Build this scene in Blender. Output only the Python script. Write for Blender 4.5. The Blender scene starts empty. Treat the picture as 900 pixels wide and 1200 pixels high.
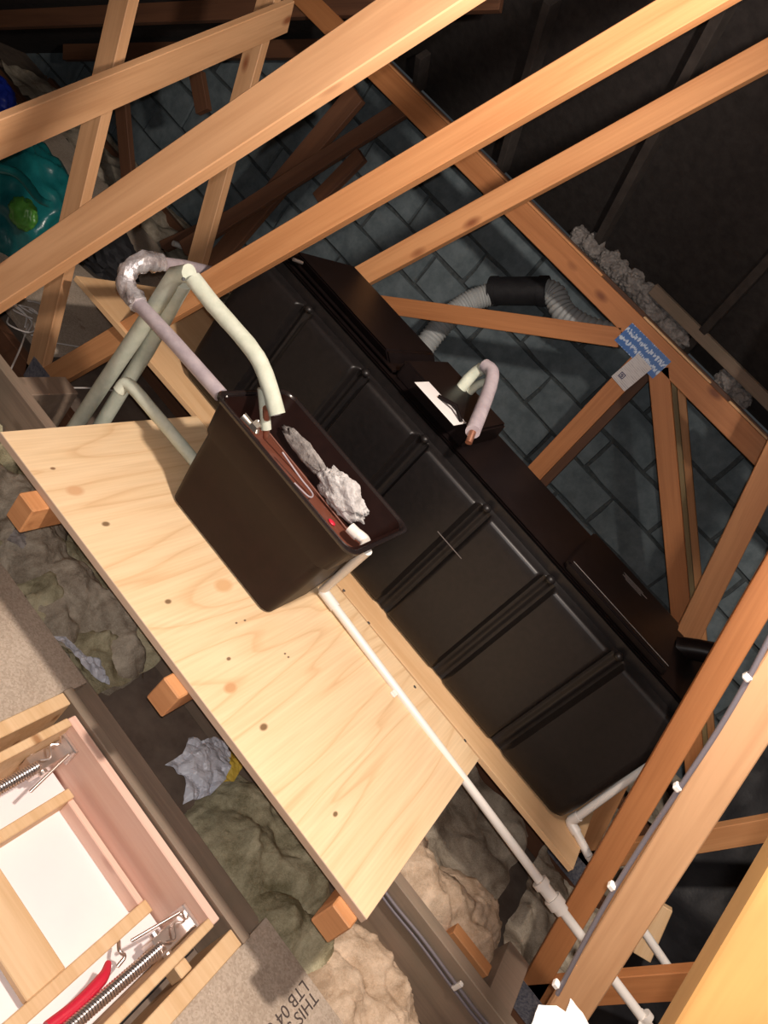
import bpy, bmesh, math, random
from mathutils import Vector, Matrix, noise
random.seed(7)
scene = bpy.context.scene
COL = scene.collection

# ---------------------------------------------------------------- camera, world, lights, exposure
W_, H_ = 900, 1200
FPX = 851.9
AX = Vector((0.6411363, 0.74624061, -0.17907875))    # world X in image frame (right, down, forward)
AY = Vector((0.4440133, -0.1703772, 0.87967255))
AZ = Vector((0.62593645, -0.64350335, -0.44057576))
CAM = Vector((0, 0, 1.44))
cd = bpy.data.cameras.new('camera'); cam = bpy.data.objects.new('camera', cd); COL.objects.link(cam)
cd.sensor_fit = 'VERTICAL'; cd.sensor_height = 36; cd.lens = 36 * FPX / 1200; cd.clip_start = 0.02
right = Vector((AX.x, AY.x, AZ.x)); down = Vector((AX.y, AY.y, AZ.y)); fwd = Vector((AX.z, AY.z, AZ.z))
M = Matrix((right, -down, -fwd)).transposed().to_4x4(); M.translation = CAM
cam.matrix_world = M
scene.camera = cam
vs = scene.view_settings
vs.view_transform = 'Standard'; vs.look = 'None'; vs.exposure = 0.82; vs.gamma = 1.0; vs.use_curve_mapping = False

world = bpy.data.worlds.new('loft_dark'); scene.world = world; world.use_nodes = True
world.node_tree.nodes['Background'].inputs[0].default_value = (0.9, 0.95, 1, 1)
world.node_tree.nodes['Background'].inputs[1].default_value = 0.02

def light(name, loc, energy, color, radius):
    ld = bpy.data.lights.new(name, 'POINT'); ld.energy = energy; ld.color = color; ld.shadow_soft_size = radius
    o = bpy.data.objects.new(name, ld); COL.objects.link(o); o.location = loc; return o
light('loft_lamp', (0.02, 0.86, 2.06), 80, (1.0, 0.87, 0.76), 0.05)
light('phone_flash', CAM + right * 0.02 - down * 0.02 + Vector((0, -0.02, 0)), 28, (1.0, 0.93, 0.90), 0.006)

# pixel -> world on a plane
def ray(x, y):
    d = Vector((x - 450, y - 600, FPX)); return Vector((AX.dot(d), AY.dot(d), AZ.dot(d)))
def az(x, y, z): d = ray(x, y); return CAM + d * ((z - CAM.z) / d.z)
def ay(x, y, Y): d = ray(x, y); return CAM + d * (Y / d.y)

# ---------------------------------------------------------------- materials
def mat(name, rough=0.6, metal=0.0, spec=None, color=(0.5, 0.5, 0.5)):
    m = bpy.data.materials.new(name); m.use_nodes = True
    b = m.node_tree.nodes['Principled BSDF']
    b.inputs['Base Color'].default_value = (*color, 1); b.inputs['Roughness'].default_value = rough
    b.inputs['Metallic'].default_value = metal
    if spec is not None: b.inputs['Specular IOR Level'].default_value = spec
    return m, m.node_tree, b
def N(nt, kind, **kw):
    n = nt.nodes.new(kind)
    for k, v in kw.items():
        if k in n.inputs: n.inputs[k].default_value = v
        else: setattr(n, k, v)
    return n
def ramp(nt, src, stops):
    r = nt.nodes.new('ShaderNodeValToRGB'); e = r.color_ramp.elements
    while len(e) < len(stops): e.new(0.5)
    for i, (p, c) in enumerate(stops): e[i].position = p; e[i].color = (*c, 1)
    nt.links.new(src, r.inputs[0]); return r
def mathn(nt, op, a, b=None, c=None):
    n = nt.nodes.new('ShaderNodeMath'); n.operation = op
    for i, v in enumerate((a, b, c)):
        if v is None: continue
        if isinstance(v, (int, float)): n.inputs[i].default_value = v
        else: nt.links.new(v, n.inputs[i])
    return n.outputs[0]
def mix(nt, fac, a, b, blend='MIX'):
    n = nt.nodes.new('ShaderNodeMix'); n.data_type = 'RGBA'; n.blend_type = blend
    if isinstance(fac, (int, float)): n.inputs[0].default_value = fac
    else: nt.links.new(fac, n.inputs[0])
    for i, v in ((6, a), (7, b)):
        if isinstance(v, tuple): n.inputs[i].default_value = (*v, 1)
        else: nt.links.new(v, n.inputs[i])
    return n.outputs[2]
def coords(nt, scale=(1, 1, 1), jitter=True, obj=True):
    tc = nt.nodes.new('ShaderNodeTexCoord'); mp = nt.nodes.new('ShaderNodeMapping')
    src = tc.outputs['Object']
    if jitter:
        oi = nt.nodes.new('ShaderNodeObjectInfo')
        va = nt.nodes.new('ShaderNodeVectorMath'); va.operation = 'MULTIPLY_ADD'
        cb = nt.nodes.new('ShaderNodeCombineXYZ')
        for i in range(3): nt.links.new(oi.outputs['Random'], cb.inputs[i])
        nt.links.new(cb.outputs[0], va.inputs[0]); va.inputs[1].default_value = (17, 29, 11)
        nt.links.new(src, va.inputs[2]); src = va.outputs[0]
    nt.links.new(src, mp.inputs[0]); mp.inputs['Scale'].default_value = scale
    return mp.outputs[0]
def bump(nt, b, h, strength=0.3, dist=0.002):
    n = nt.nodes.new('ShaderNodeBump'); n.inputs['Strength'].default_value = strength; n.inputs['Distance'].default_value = dist
    nt.links.new(h, n.inputs['Height']); nt.links.new(n.outputs[0], b.inputs['Normal'])

def wood(name, light_c, dark_c, knot_c, grain=1.0, rough=0.62, knots=True, stain=None, axis=0):
    """timber whose grain runs along local X (axis 0) or local Y (axis 1)"""
    m, nt, b = mat(name, rough)
    sc = (1.6, 26 * grain, 26 * grain) if axis == 0 else (26 * grain, 1.6, 26 * grain)
    v = coords(nt, sc)
    n1 = N(nt, 'ShaderNodeTexNoise', Scale=1.0, Detail=4.0, Roughness=0.6, Distortion=0.4); nt.links.new(v, n1.inputs[0])
    v2 = coords(nt, (3, 160 * grain, 160 * grain) if axis == 0 else (160 * grain, 3, 160 * grain))
    n2 = N(nt, 'ShaderNodeTexNoise', Scale=1.0, Detail=2.0); nt.links.new(v2, n2.inputs[0])
    f = mathn(nt, 'ADD', mathn(nt, 'MULTIPLY', n1.outputs[0], 0.75), mathn(nt, 'MULTIPLY', n2.outputs[0], 0.25))
    r = ramp(nt, f, [(0.32, dark_c), (0.62, light_c)])
    c = r.outputs[0]
    if knots:
        vk = coords(nt, (4.2, 13, 9) if axis == 0 else (13, 4.2, 9))
        vo = N(nt, 'ShaderNodeTexVoronoi', Scale=1.0); nt.links.new(vk, vo.inputs[0])
        sel = ramp(nt, vo.outputs['Distance'], [(0.06, (1, 1, 1)), (0.17, (0, 0, 0))])
        sepc = nt.nodes.new('ShaderNodeSeparateColor'); nt.links.new(vo.outputs['Color'], sepc.inputs[0])
        on = mathn(nt, 'GREATER_THAN', sepc.outputs[0], 0.45)
        c = mix(nt, mathn(nt, 'MULTIPLY', sel.outputs[0], on), c, knot_c)
    if stain:
        vs_ = coords(nt, (5, 5, 5)); n3 = N(nt, 'ShaderNodeTexNoise', Scale=1.2, Detail=5.0); nt.links.new(vs_, n3.inputs[0])
        rr = ramp(nt, n3.outputs[0], [(0.42, (0, 0, 0)), (0.7, (1, 1, 1))])
        c = mix(nt, mathn(nt, 'MULTIPLY', rr.outputs[0], 0.6), c, stain)
    nt.links.new(c, b.inputs['Base Color'])
    bump(nt, b, f, 0.25, 0.001)
    return m
MT = {}
MT['truss'] = wood('stained_truss_pine', (0.61, 0.295, 0.125), (0.46, 0.195, 0.072), (0.24, 0.075, 0.025))
MT['redtruss'] = wood('deep_orange_truss_pine', (0.52, 0.215, 0.078), (0.39, 0.145, 0.048), (0.20, 0.06, 0.02))  # deeper orange pine; the rear girder's distance tint is put into this colour
MT['sawn'] = wood('sawn_truss_pine', (0.67, 0.385, 0.20), (0.50, 0.26, 0.12), (0.28, 0.10, 0.04), grain=0.8)
MT['darktruss'] = wood('dimmed_truss_pine', (0.17, 0.075, 0.038), (0.11, 0.048, 0.026), (0.06, 0.03, 0.015))  # truss pine with the dimness of rafters and rear webs put into its colour
MT['greywood'] = wood('grey_sawn_joist', (0.34, 0.25, 0.185), (0.22, 0.16, 0.12), (0.12, 0.08, 0.05), stain=(0.20, 0.17, 0.12))
MT['oldgreen'] = wood('weathered_greenish_timber', (0.34, 0.24, 0.11), (0.24, 0.17, 0.08), (0.12, 0.08, 0.04))
MT['pine'] = wood('pale_pine', (0.76, 0.53, 0.31), (0.63, 0.40, 0.20), (0.38, 0.19, 0.08))
MT['pinkpine'] = wood('pinkish_pine', (0.88, 0.62, 0.50), (0.80, 0.50, 0.39), (0.50, 0.22, 0.16))
MT['board'] = wood('orange_ply_board', (0.74, 0.49, 0.27), (0.62, 0.37, 0.18), (0.30, 0.14, 0.05), grain=0.5)
MT['yellowplank'] = wood('yellow_sawn_pine', (0.50, 0.27, 0.085), (0.38, 0.18, 0.05), (0.16, 0.06, 0.02), stain=(0.30, 0.16, 0.05))

def ply_material():
    m, nt, b = mat('plywood_face', 0.5)
    v = coords(nt, (1, 1, 1), jitter=False)
    # cathedral grain running across the sheet (along Y)
    mp = nt.nodes.new('ShaderNodeMapping'); mp.inputs['Scale'].default_value = (8, .9, 1); nt.links.new(v, mp.inputs[0])
    n0 = N(nt, 'ShaderNodeTexNoise', Scale=1.0, Detail=1.5, Distortion=0.35); nt.links.new(mp.outputs[0], n0.inputs[0])
    rings = mathn(nt, 'FRACT', mathn(nt, 'MULTIPLY', n0.outputs[0], 8.0))
    rr = ramp(nt, rings, [(0.0, (0.79, 0.57, 0.345)), (0.3, (0.83, 0.62, 0.39)), (0.8, (0.80, 0.585, 0.355)), (0.95, (0.71, 0.485, 0.275)), (1.0, (0.79, 0.57, 0.345))])
    mp2 = nt.nodes.new('ShaderNodeMapping'); mp2.inputs['Scale'].default_value = (170, 5, 5); nt.links.new(v, mp2.inputs[0])
    n2 = N(nt, 'ShaderNodeTexNoise', Scale=1.0, Detail=2.0); nt.links.new(mp2.outputs[0], n2.inputs[0])
    fine = ramp(nt, n2.outputs[0], [(0.3, (0.90, 0.88, 0.85)), (0.7, (1, 1, 1))])
    c = mix(nt, 1.0, rr.outputs[0], fine.outputs[0], 'MULTIPLY')
    def spot(c, px, py, r, col, sy=1.6, soft=0.55, strength=0.9):
        p = az(px, py, 0.36)
        va = nt.nodes.new('ShaderNodeVectorMath'); va.operation = 'SUBTRACT'; nt.links.new(v, va.inputs[0])
        va.inputs[1].default_value = (p.x, p.y, 0.36)
        vb = nt.nodes.new('ShaderNodeVectorMath'); vb.operation = 'MULTIPLY'; nt.links.new(va.outputs[0], vb.inputs[0])
        vb.inputs[1].default_value = (1 / r, 1 / (r * sy), 0)
        vl = nt.nodes.new('ShaderNodeVectorMath'); vl.operation = 'LENGTH'; nt.links.new(vb.outputs[0], vl.inputs[0])
        ra = ramp(nt, vl.outputs['Value'], [(soft, (strength,) * 3), (1.0, (0, 0, 0))])
        return mix(nt, ra.outputs[0], c, col)
    for px, py, r, col in ((88, 575, .017, (.62, .36, .19)), (270, 806, .014, (.55, .30, .14)), (262, 686, .022, (.66, .40, .2)),
                           (124, 614, .008, (.16, .09, .04)), (197, 705, .007, (.16, .09, .04)), (309, 852, .009, (.15, .08, .03)),
                           (393, 954, .006, (.14, .08, .03)), (62, 549, .005, (.2, .1, .05)), (268, 772, .005, (.16, .09, .05)),
                           (277, 730, .003, (.1, .06, .04)), (287, 727, .003, (.1, .06, .04)), (334, 766, .003, (.1, .06, .04)), (338, 770, .003, (.1, .06, .04))):
        c = spot(c, px, py, r, col)
    nt.links.new(c, b.inputs['Base Color']); bump(nt, b, n2.outputs[0], 0.1, 0.0006)
    return m
MT['ply'] = ply_material()

def speckle(name, base, dark, lightc, scale=260, rough=0.8, big=None):
    m, nt, b = mat(name, rough)
    v = coords(nt)
    vo = N(nt, 'ShaderNodeTexVoronoi', Scale=float(scale)); nt.links.new(v, vo.inputs[0])
    s = nt.nodes.new('ShaderNodeSeparateColor'); nt.links.new(vo.outputs['Color'], s.inputs[0])
    r = ramp(nt, s.outputs[0], [(0.0, dark), (0.5, base), (1.0, lightc)])
    c = r.outputs[0]
    n = N(nt, 'ShaderNodeTexNoise', Scale=7.0, Detail=5.0); nt.links.new(v, n.inputs[0])
    rb = ramp(nt, n.outputs[0], [(0.35, (0.82, 0.80, 0.78)), (0.65, (1, 1, 1))])
    c = mix(nt, 1.0, c, rb.outputs[0], 'MULTIPLY')
    if big:
        n3 = N(nt, 'ShaderNodeTexNoise', Scale=16.0, Detail=3.0); nt.links.new(v, n3.inputs[0])
        rk = ramp(nt, n3.outputs[0], [(0.68, (0, 0, 0)), (0.74, (1, 1, 1))]); c = mix(nt, rk.outputs[0], c, big)
    nt.links.new(c, b.inputs['Base Color']); bump(nt, b, s.outputs[0], 0.15, 0.0005)
    return m
MT['chip'] = speckle('chipboard', (0.50, 0.41, 0.325), (0.42, 0.34, 0.265), (0.57, 0.475, 0.385), big=(0.30, 0.22, 0.16))


def noisy(name, c1, c2, scale, rough=0.8, bumps=0.5, bdist=0.004, metal=0.0, detail=6.0, spec=None):
    m, nt, b = mat(name, rough, metal, spec)
    v = coords(nt)
    n = N(nt, 'ShaderNodeTexNoise', Scale=float(scale), Detail=detail, Roughness=0.65); nt.links.new(v, n.inputs[0])
    r = ramp(nt, n.outputs[0], [(0.35, c1), (0.65, c2)]); nt.links.new(r.outputs[0], b.inputs['Base Color'])
    bump(nt, b, n.outputs[0], bumps, bdist); return m
MT['block'] = noisy('grey_concrete_block', (0.10, 0.132, 0.148), (0.17, 0.212, 0.232), 14, 0.9, 0.5, 0.003)
MT['mortar'] = noisy('dark_recessed_mortar', (0.045, 0.054, 0.058), (0.085, 0.10, 0.105), 40, 0.95, 0.8)
MT['felt'] = noisy('black_roofing_felt', (0.022, 0.018, 0.017), (0.040, 0.033, 0.031), 25, 0.85, 0.5)
MT['rafterdark'] = noisy('dark_rafter_timber', (0.045, 0.036, 0.032), (0.07, 0.057, 0.050), 18, 0.85, 0.3)  # very dark base colour, only slightly lighter than the felt
MT['plaster'] = noisy('dusty_plasterboard_back', (0.12, 0.085, 0.065), (0.20, 0.15, 0.115), 9, 0.9, 0.3, 0.002)
def woolmat(name, c1, c2, scale):
    m, nt, b = mat(name, 0.97, spec=0.08)
    v = coords(nt)
    n = N(nt, 'ShaderNodeTexNoise', Scale=float(scale), Detail=6.0, Roughness=0.6, Distortion=0.8); nt.links.new(v, n.inputs[0])
    f = N(nt, 'ShaderNodeTexNoise', Scale=150.0, Detail=3.0, Distortion=1.5); nt.links.new(v, f.inputs[0])
    h = mathn(nt, 'ADD', n.outputs[0], mathn(nt, 'MULTIPLY', f.outputs[0], .30))
    r = ramp(nt, h, [(0.48, c1), (0.82, c2)]); nt.links.new(r.outputs[0], b.inputs['Base Color'])
    bump(nt, b, f.outputs[0], 0.55, 0.004); return m
MT['wool'] = woolmat('yellow_grey_glass_wool', (0.24, 0.195, 0.145), (0.60, 0.53, 0.42), 11)
MT['wooltan'] = woolmat('tan_rock_wool', (0.42, 0.30, 0.20), (0.74, 0.58, 0.43), 12)
MT['woolgreen'] = woolmat('greenish_old_glass_wool', (0.20, 0.175, 0.10), (0.58, 0.53, 0.36), 10)
MT['woolwhite'] = noisy('pale_cavity_wool', (0.22, 0.20, 0.19), (0.42, 0.39, 0.37), 35, 0.95, 1.0, 0.01, detail=9.0, spec=0.1)
MT['woolbright'] = noisy('bright_grey_wool', (0.42, 0.40, 0.39), (0.72, 0.70, 0.69), 45, 0.95, 1.0, 0.008, detail=9.0, spec=0.1)
MT['tank'] = noisy('black_moulded_plastic', (0.007, 0.006, 0.006), (0.011, 0.009, 0.009), 60, 0.42, 0.05, 0.0005, spec=.35)
MT['tanklid'] = noisy('black_glossy_lid_plastic', (0.006, 0.004, 0.004), (0.009, 0.006, 0.006), 30, 0.38, 0.05, 0.0006, spec=.12)
MT['smalltank'] = noisy('dark_brown_black_plastic', (0.011, 0.0036, 0.0028), (0.016, 0.0055, 0.0042), 30, 0.5, 0.06, 0.0005, spec=.25)
MT['rim'] = mat('dark_glossy_rim_plastic', 0.25, color=(0.014, 0.010, 0.010))[0]
MT['browndull'] = mat('dull_brown_metal', 0.45, color=(0.20, 0.08, 0.055))[0]
MT['foam'] = noisy('pale_green_pipe_foam', (0.50, 0.54, 0.44), (0.60, 0.63, 0.53), 40, 0.8, 0.25, 0.001)
MT['greyfoam'] = noisy('grey_lilac_pipe_foam', (0.34, 0.29, 0.32), (0.44, 0.385, 0.41), 30, 0.55, 0.2, 0.001)
MT['foil'] = noisy('crumpled_silver_tape', (0.36, 0.33, 0.35), (0.86, 0.83, 0.84), 30, 0.25, 1.0, 0.008, metal=0.6)
MT['pvc'] = mat('white_pvc', 0.3, color=(0.80, 0.76, 0.71))[0]
MT['paper'] = mat('white_paper', 0.8, color=(0.86, 0.84, 0.82))[0]
MT['copper'] = noisy('dull_copper', (0.45, 0.20, 0.13), (0.62, 0.32, 0.22), 50, 0.35, 0.1, metal=0.8)
MT['brass'] = mat('nickel_brass_fitting', 0.25, 0.9, color=(0.72, 0.66, 0.58))[0]
MT['steel'] = mat('zinc_plated_steel', 0.28, 0.9, color=(0.72, 0.64, 0.60))[0]
MT['galv'] = noisy('galvanised_nail_plate', (0.20, 0.22, 0.30), (0.50, 0.50, 0.55), 130, 0.4, 0.6, metal=0.6)
MT['white_panel'] = noisy('white_painted_hatch_panel', (0.90, 0.83, 0.84), (0.92, 0.87, 0.87), 4, 0.45, 0.02)
MT['red'] = mat('red_plastic_strap', 0.35, color=(0.62, 0.02, 0.05))[0]
MT['cable'] = mat('grey_pvc_cable', 0.45, color=(0.19, 0.17, 0.19))[0]
MT['whitecable'] = mat('white_pvc_cable', 0.45, color=(0.62, 0.58, 0.55))[0]
MT['darkrubber'] = mat('black_rubber', 0.5, color=(0.012, 0.012, 0.014))[0]
MT['duct'] = mat('white_grey_flexible_duct', 0.5, color=(0.42, 0.44, 0.44))[0]
MT['blacksheet'] = noisy('black_polythene', (0.008, 0.008, 0.010), (0.015, 0.015, 0.018), 12, 0.6, 0.6, 0.006)
MT['bagwhite'] = noisy('white_carrier_bag_film', (0.50, 0.53, 0.60), (0.70, 0.72, 0.78), 12, 0.4, 0.6, 0.004)
MT['bagyellow'] = noisy('yellow_bag_print', (0.62, 0.44, 0.05), (0.72, 0.52, 0.10), 12, 0.4, 0.3)
MT['teal'] = noisy('teal_plastic_film', (0.004, 0.075, 0.085), (0.012, 0.16, 0.16), 5, 0.25, 0.5, 0.01)
MT['green'] = noisy('green_print', (0.05, 0.20, 0.03), (0.10, 0.32, 0.05), 9, 0.4, 0.3)
MT['blue'] = mat('blue_plastic', 0.4, color=(0.01, 0.03, 0.32))[0]
MT['blackbag'] = mat('black_fabric', 0.8, color=(0.012, 0.012, 0.015))[0]
MT['ink'] = mat('dark_printed_ink', 0.8, color=(0.07, 0.05, 0.045))[0]
MT['inkblue'] = mat('navy_printed_ink', 0.6, color=(0.03, 0.03, 0.12))[0]
MT['label'] = mat('white_label_stock', 0.6, color=(0.78, 0.76, 0.75))[0]
MT['greyprint'] = mat('grey_moulded_print', 0.5, color=(0.13, 0.115, 0.11))[0]
MT['plyedge'] = wood('plywood_edge', (0.58, 0.43, 0.32), (0.44, 0.31, 0.22), (0.3, 0.2, 0.1), knots=False)
def water_mat():
    m, nt, b = mat('rusty_water', 0.06, color=(0.16, 0.055, 0.035), spec=0.6); return m
MT['water'] = water_mat()
def blueplate():
    m, nt, b = mat('blue_printed_plate', 0.4, 0.0)
    v = coords(nt, (1, 1, 1), jitter=False)
    mp = nt.nodes.new('ShaderNodeMapping'); mp.inputs['Scale'].default_value = (150, 1, 70); nt.links.new(v, mp.inputs[0])
    n = N(nt, 'ShaderNodeTexNoise', Scale=1.0, Detail=3.0); nt.links.new(mp.outputs[0], n.inputs[0])
    sx = nt.nodes.new('ShaderNodeSeparateXYZ'); nt.links.new(v, sx.inputs[0])
    band = mathn(nt, 'ABSOLUTE', mathn(nt, 'SINE', mathn(nt, 'MULTIPLY', sx.outputs[2], 95.0)))
    f = mathn(nt, 'MULTIPLY', n.outputs[0], mathn(nt, 'ADD', mathn(nt, 'MULTIPLY', band, 0.75), 0.45))
    r = ramp(nt, f, [(0.50, (0.035, 0.14, 0.42)), (0.60, (0.55, 0.66, 0.80))])
    nt.links.new(r.outputs[0], b.inputs['Base Color']); return m
MT['blueplate'] = blueplate()
def textlabel():
    m, nt, b = mat('printed_paper_label', 0.6)
    v = coords(nt, (1, 1, 1), jitter=False)
    mp = nt.nodes.new('ShaderNodeMapping'); mp.inputs['Scale'].default_value = (260, 1, 30); nt.links.new(v, mp.inputs[0])
    n = N(nt, 'ShaderNodeTexNoise', Scale=1.0, Detail=2.0); nt.links.new(mp.outputs[0], n.inputs[0])
    sx = nt.nodes.new('ShaderNodeSeparateXYZ'); nt.links.new(v, sx.inputs[0])
    band = mathn(nt, 'GREATER_THAN', mathn(nt, 'SINE', mathn(nt, 'MULTIPLY', sx.outputs[0], 900.0)), 0.3)
    r = ramp(nt, mathn(nt, 'MULTIPLY', band, n.outputs[0]), [(0.4, (0.62, 0.60, 0.60)), (0.6, (0.40, 0.38, 0.40))])
    nt.links.new(r.outputs[0], b.inputs['Base Color']); return m
MT['textlabel'] = textlabel()

# ---------------------------------------------------------------- object helpers
def tag(o, label=None, cat=None, group=None, kind=None):
    if label: o['label'] = label
    if cat: o['category'] = cat
    if group: o['group'] = group
    if kind: o['kind'] = kind
    return o
def thing(name, loc, label, cat, group=None):
    o = bpy.data.objects.new(name, None); COL.objects.link(o); o.location = loc; o.empty_display_size = 0.05
    return tag(o, label, cat, group)
WL = {}
def wloc(o):
    v = Vector((0, 0, 0))
    while o: v += o.location; o = o.parent
    return v
def make(name, verts, faces, m, parent=None, origin=None, rot=None, smooth=False, auto=None, mats=None, fm=None):
    """verts are local to origin/rot; parents carry location only"""
    me = bpy.data.meshes.new(name); me.from_pydata([tuple(v) for v in verts], [], faces); me.update()
    if mats: 
        for mm in mats: me.materials.append(MT[mm])
        for i, f in enumerate(me.polygons): f.material_index = fm[i]
    else: me.materials.append(MT[m])
    o = bpy.data.objects.new(name, me); COL.objects.link(o)
    loc = Vector(origin) if origin is not None else Vector((0, 0, 0))
    if parent: o.parent = parent; loc = loc - wloc(parent)
    o.location = loc
    if rot is not None: o.rotation_mode = 'QUATERNION'; o.rotation_quaternion = rot
    if smooth:
        for p in me.polygons: p.use_smooth = True
        if auto:
            me.set_sharp_from_angle(angle=math.radians(auto))
    return o
def clean(o, bevel=0, seg=1):
    bm = bmesh.new(); bm.from_mesh(o.data)
    bmesh.ops.recalc_face_normals(bm, faces=bm.faces)
    if bevel: bmesh.ops.bevel(bm, geom=list(bm.edges), offset=bevel, segments=seg, affect='EDGES', clamp_overlap=True)
    bm.to_mesh(o.data); bm.free(); return o
BOXF = [(0, 3, 2, 1), (4, 5, 6, 7), (0, 1, 5, 4), (1, 2, 6, 5), (2, 3, 7, 6), (3, 0, 4, 7)]
def boxv(x0, x1, y0, y1, z0, z1):
    return [Vector(p) for p in ((x0, y0, z0), (x1, y0, z0), (x1, y1, z0), (x0, y1, z0), (x0, y0, z1), (x1, y0, z1), (x1, y1, z1), (x0, y1, z1))]
def box(name, x0, x1, y0, y1, z0, z1, m, parent=None, bevel=0.002):
    c = Vector(((x0 + x1) / 2, (y0 + y1) / 2, (z0 + z1) / 2)); a, b, d = (x1 - x0) / 2, (y1 - y0) / 2, (z1 - z0) / 2
    o = make(name, boxv(-a, a, -b, b, -d, d), BOXF, m, parent, c)
    return clean(o, bevel)
def beam(name, p0, p1, w, t, m, parent=None, side=(0, 1, 0), front=False, bevel=0.002):
    """timber from p0 to p1; thickness t along 'side' (front=True: p0,p1 lie on the face, thickness goes away), width w across"""
    p0, p1 = Vector(p0), Vector(p1); ex = (p1 - p0).normalized(); s = Vector(side)
    ey = (s - ex * s.dot(ex)).normalized(); ez = ex.cross(ey)
    R = Matrix((ex, ey, ez)).transposed().to_quaternion(); L = (p1 - p0).length
    y0, y1 = (0, t) if front else (-t / 2, t / 2)
    o = make(name, boxv(-L / 2, L / 2, y0, y1, -w / 2, w / 2), BOXF, m, parent, (p0 + p1) / 2, R)
    return clean(o, bevel)
def smooth_path(pts, n=6):
    pts = [Vector(p) for p in pts]
    if len(pts) < 3: return pts
    out = []; P = [pts[0] * 2 - pts[1]] + pts + [pts[-1] * 2 - pts[-2]]
    for i in range(1, len(P) - 2):
        a, b, c, d = P[i - 1], P[i], P[i + 1], P[i + 2]
        for k in range(n):
            t = k / n
            out.append(0.5 * ((2 * b) + (c - a) * t + (2 * a - 5 * b + 4 * c - d) * t * t + (3 * b - a - 3 * c + d) * t ** 3))
    out.append(pts[-1]); return out
def round_path(pts, r, n=5):
    """straight runs with bent corners of radius about r"""
    pts = [Vector(p) for p in pts]; out = [pts[0]]
    for a, b, c in zip(pts, pts[1:], pts[2:]):
        u = (a - b); v = (c - b); k = min(r, u.length * .45, v.length * .45)
        p, q = b + u.normalized() * k, b + v.normalized() * k
        for i in range(n + 1):
            t = i / n; out.append(p * (1 - t) ** 2 + b * 2 * t * (1 - t) + q * t * t)
    out.append(pts[-1]); return out
def tubegeo(pts, r, seg=12, cap=True, wob=0.0, hollow=0.0):
    vs_, fs = [], []; pts = [Vector(p) for p in pts]; n = len(pts)
    t0 = (pts[1] - pts[0]).normalized(); up = Vector((0, 0, 1)) if abs(t0.z) < .9 else Vector((1, 0, 0))
    nx = (up - t0 * up.dot(t0)).normalized()
    for i, p in enumerate(pts):
        t = (pts[min(i + 1, n - 1)] - pts[max(i - 1, 0)]).normalized()
        nx = (nx - t * nx.dot(t)).normalized(); ny = t.cross(nx)
        rr = r(i / (n - 1)) if callable(r) else r
        for k in range(seg):
            a = 2 * math.pi * k / seg; q = rr
            if wob: q *= 1 + wob * noise.noise(Vector((p.x * 60 + math.cos(a) * 2, p.y * 60 + math.sin(a) * 2, p.z * 60)))
            vs_.append(p + nx * math.cos(a) * q + ny * math.sin(a) * q)
    for i in range(n - 1):
        for k in range(seg):
            a, b = i * seg + k, i * seg + (k + 1) % seg; fs.append((a, b, b + seg, a + seg))
    if cap: fs.append(tuple(range(seg - 1, -1, -1))); fs.append(tuple((n - 1) * seg + k for k in range(seg)))
    return vs_, fs
def tube(name, pts, r, m, parent=None, seg=12, cap=True, wob=0.0):
    o0 = Vector(pts[0]); v, f = tubegeo([Vector(p) - o0 for p in pts], r, seg, cap, wob)
    return make(name, v, f, m, parent, o0, smooth=True, auto=50)
def merge(*gs):
    V, F = [], []
    for v, f in gs:
        o = len(V); V += list(v); F += [tuple(i + o for i in q) for q in f]
    return V, F
def blob(name, loc, size, m, parent=None, sub=4, amp=0.3, freq=2.5, seed=0, ridged=True, smooth=True, fine=0.0):
    bm = bmesh.new(); bmesh.ops.create_icosphere(bm, subdivisions=sub, radius=1)
    for v in bm.verts:
        p = v.co.copy(); q = p * freq + Vector((seed * 3.7, seed * 1.3, seed * 5.1))
        d = noise.noise(q) ; d = (0.5 - abs(d) * 1.6) if ridged else d
        d += 0.5 * noise.noise(q * 2.3)
        if fine: d += fine * noise.noise(q * 7)
        p *= 1 + amp * d
        v.co = Vector((p.x * size[0], p.y * size[1], p.z * size[2]))
    me = bpy.data.meshes.new(name); bm.to_mesh(me); bm.free(); me.materials.append(MT[m])
    if smooth:
        for f in me.polygons: f.use_smooth = True
    o = bpy.data.objects.new(name, me); COL.objects.link(o); l = Vector(loc)
    if parent: o.parent = parent; l -= wloc(parent)
    o.location = l; return o
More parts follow.
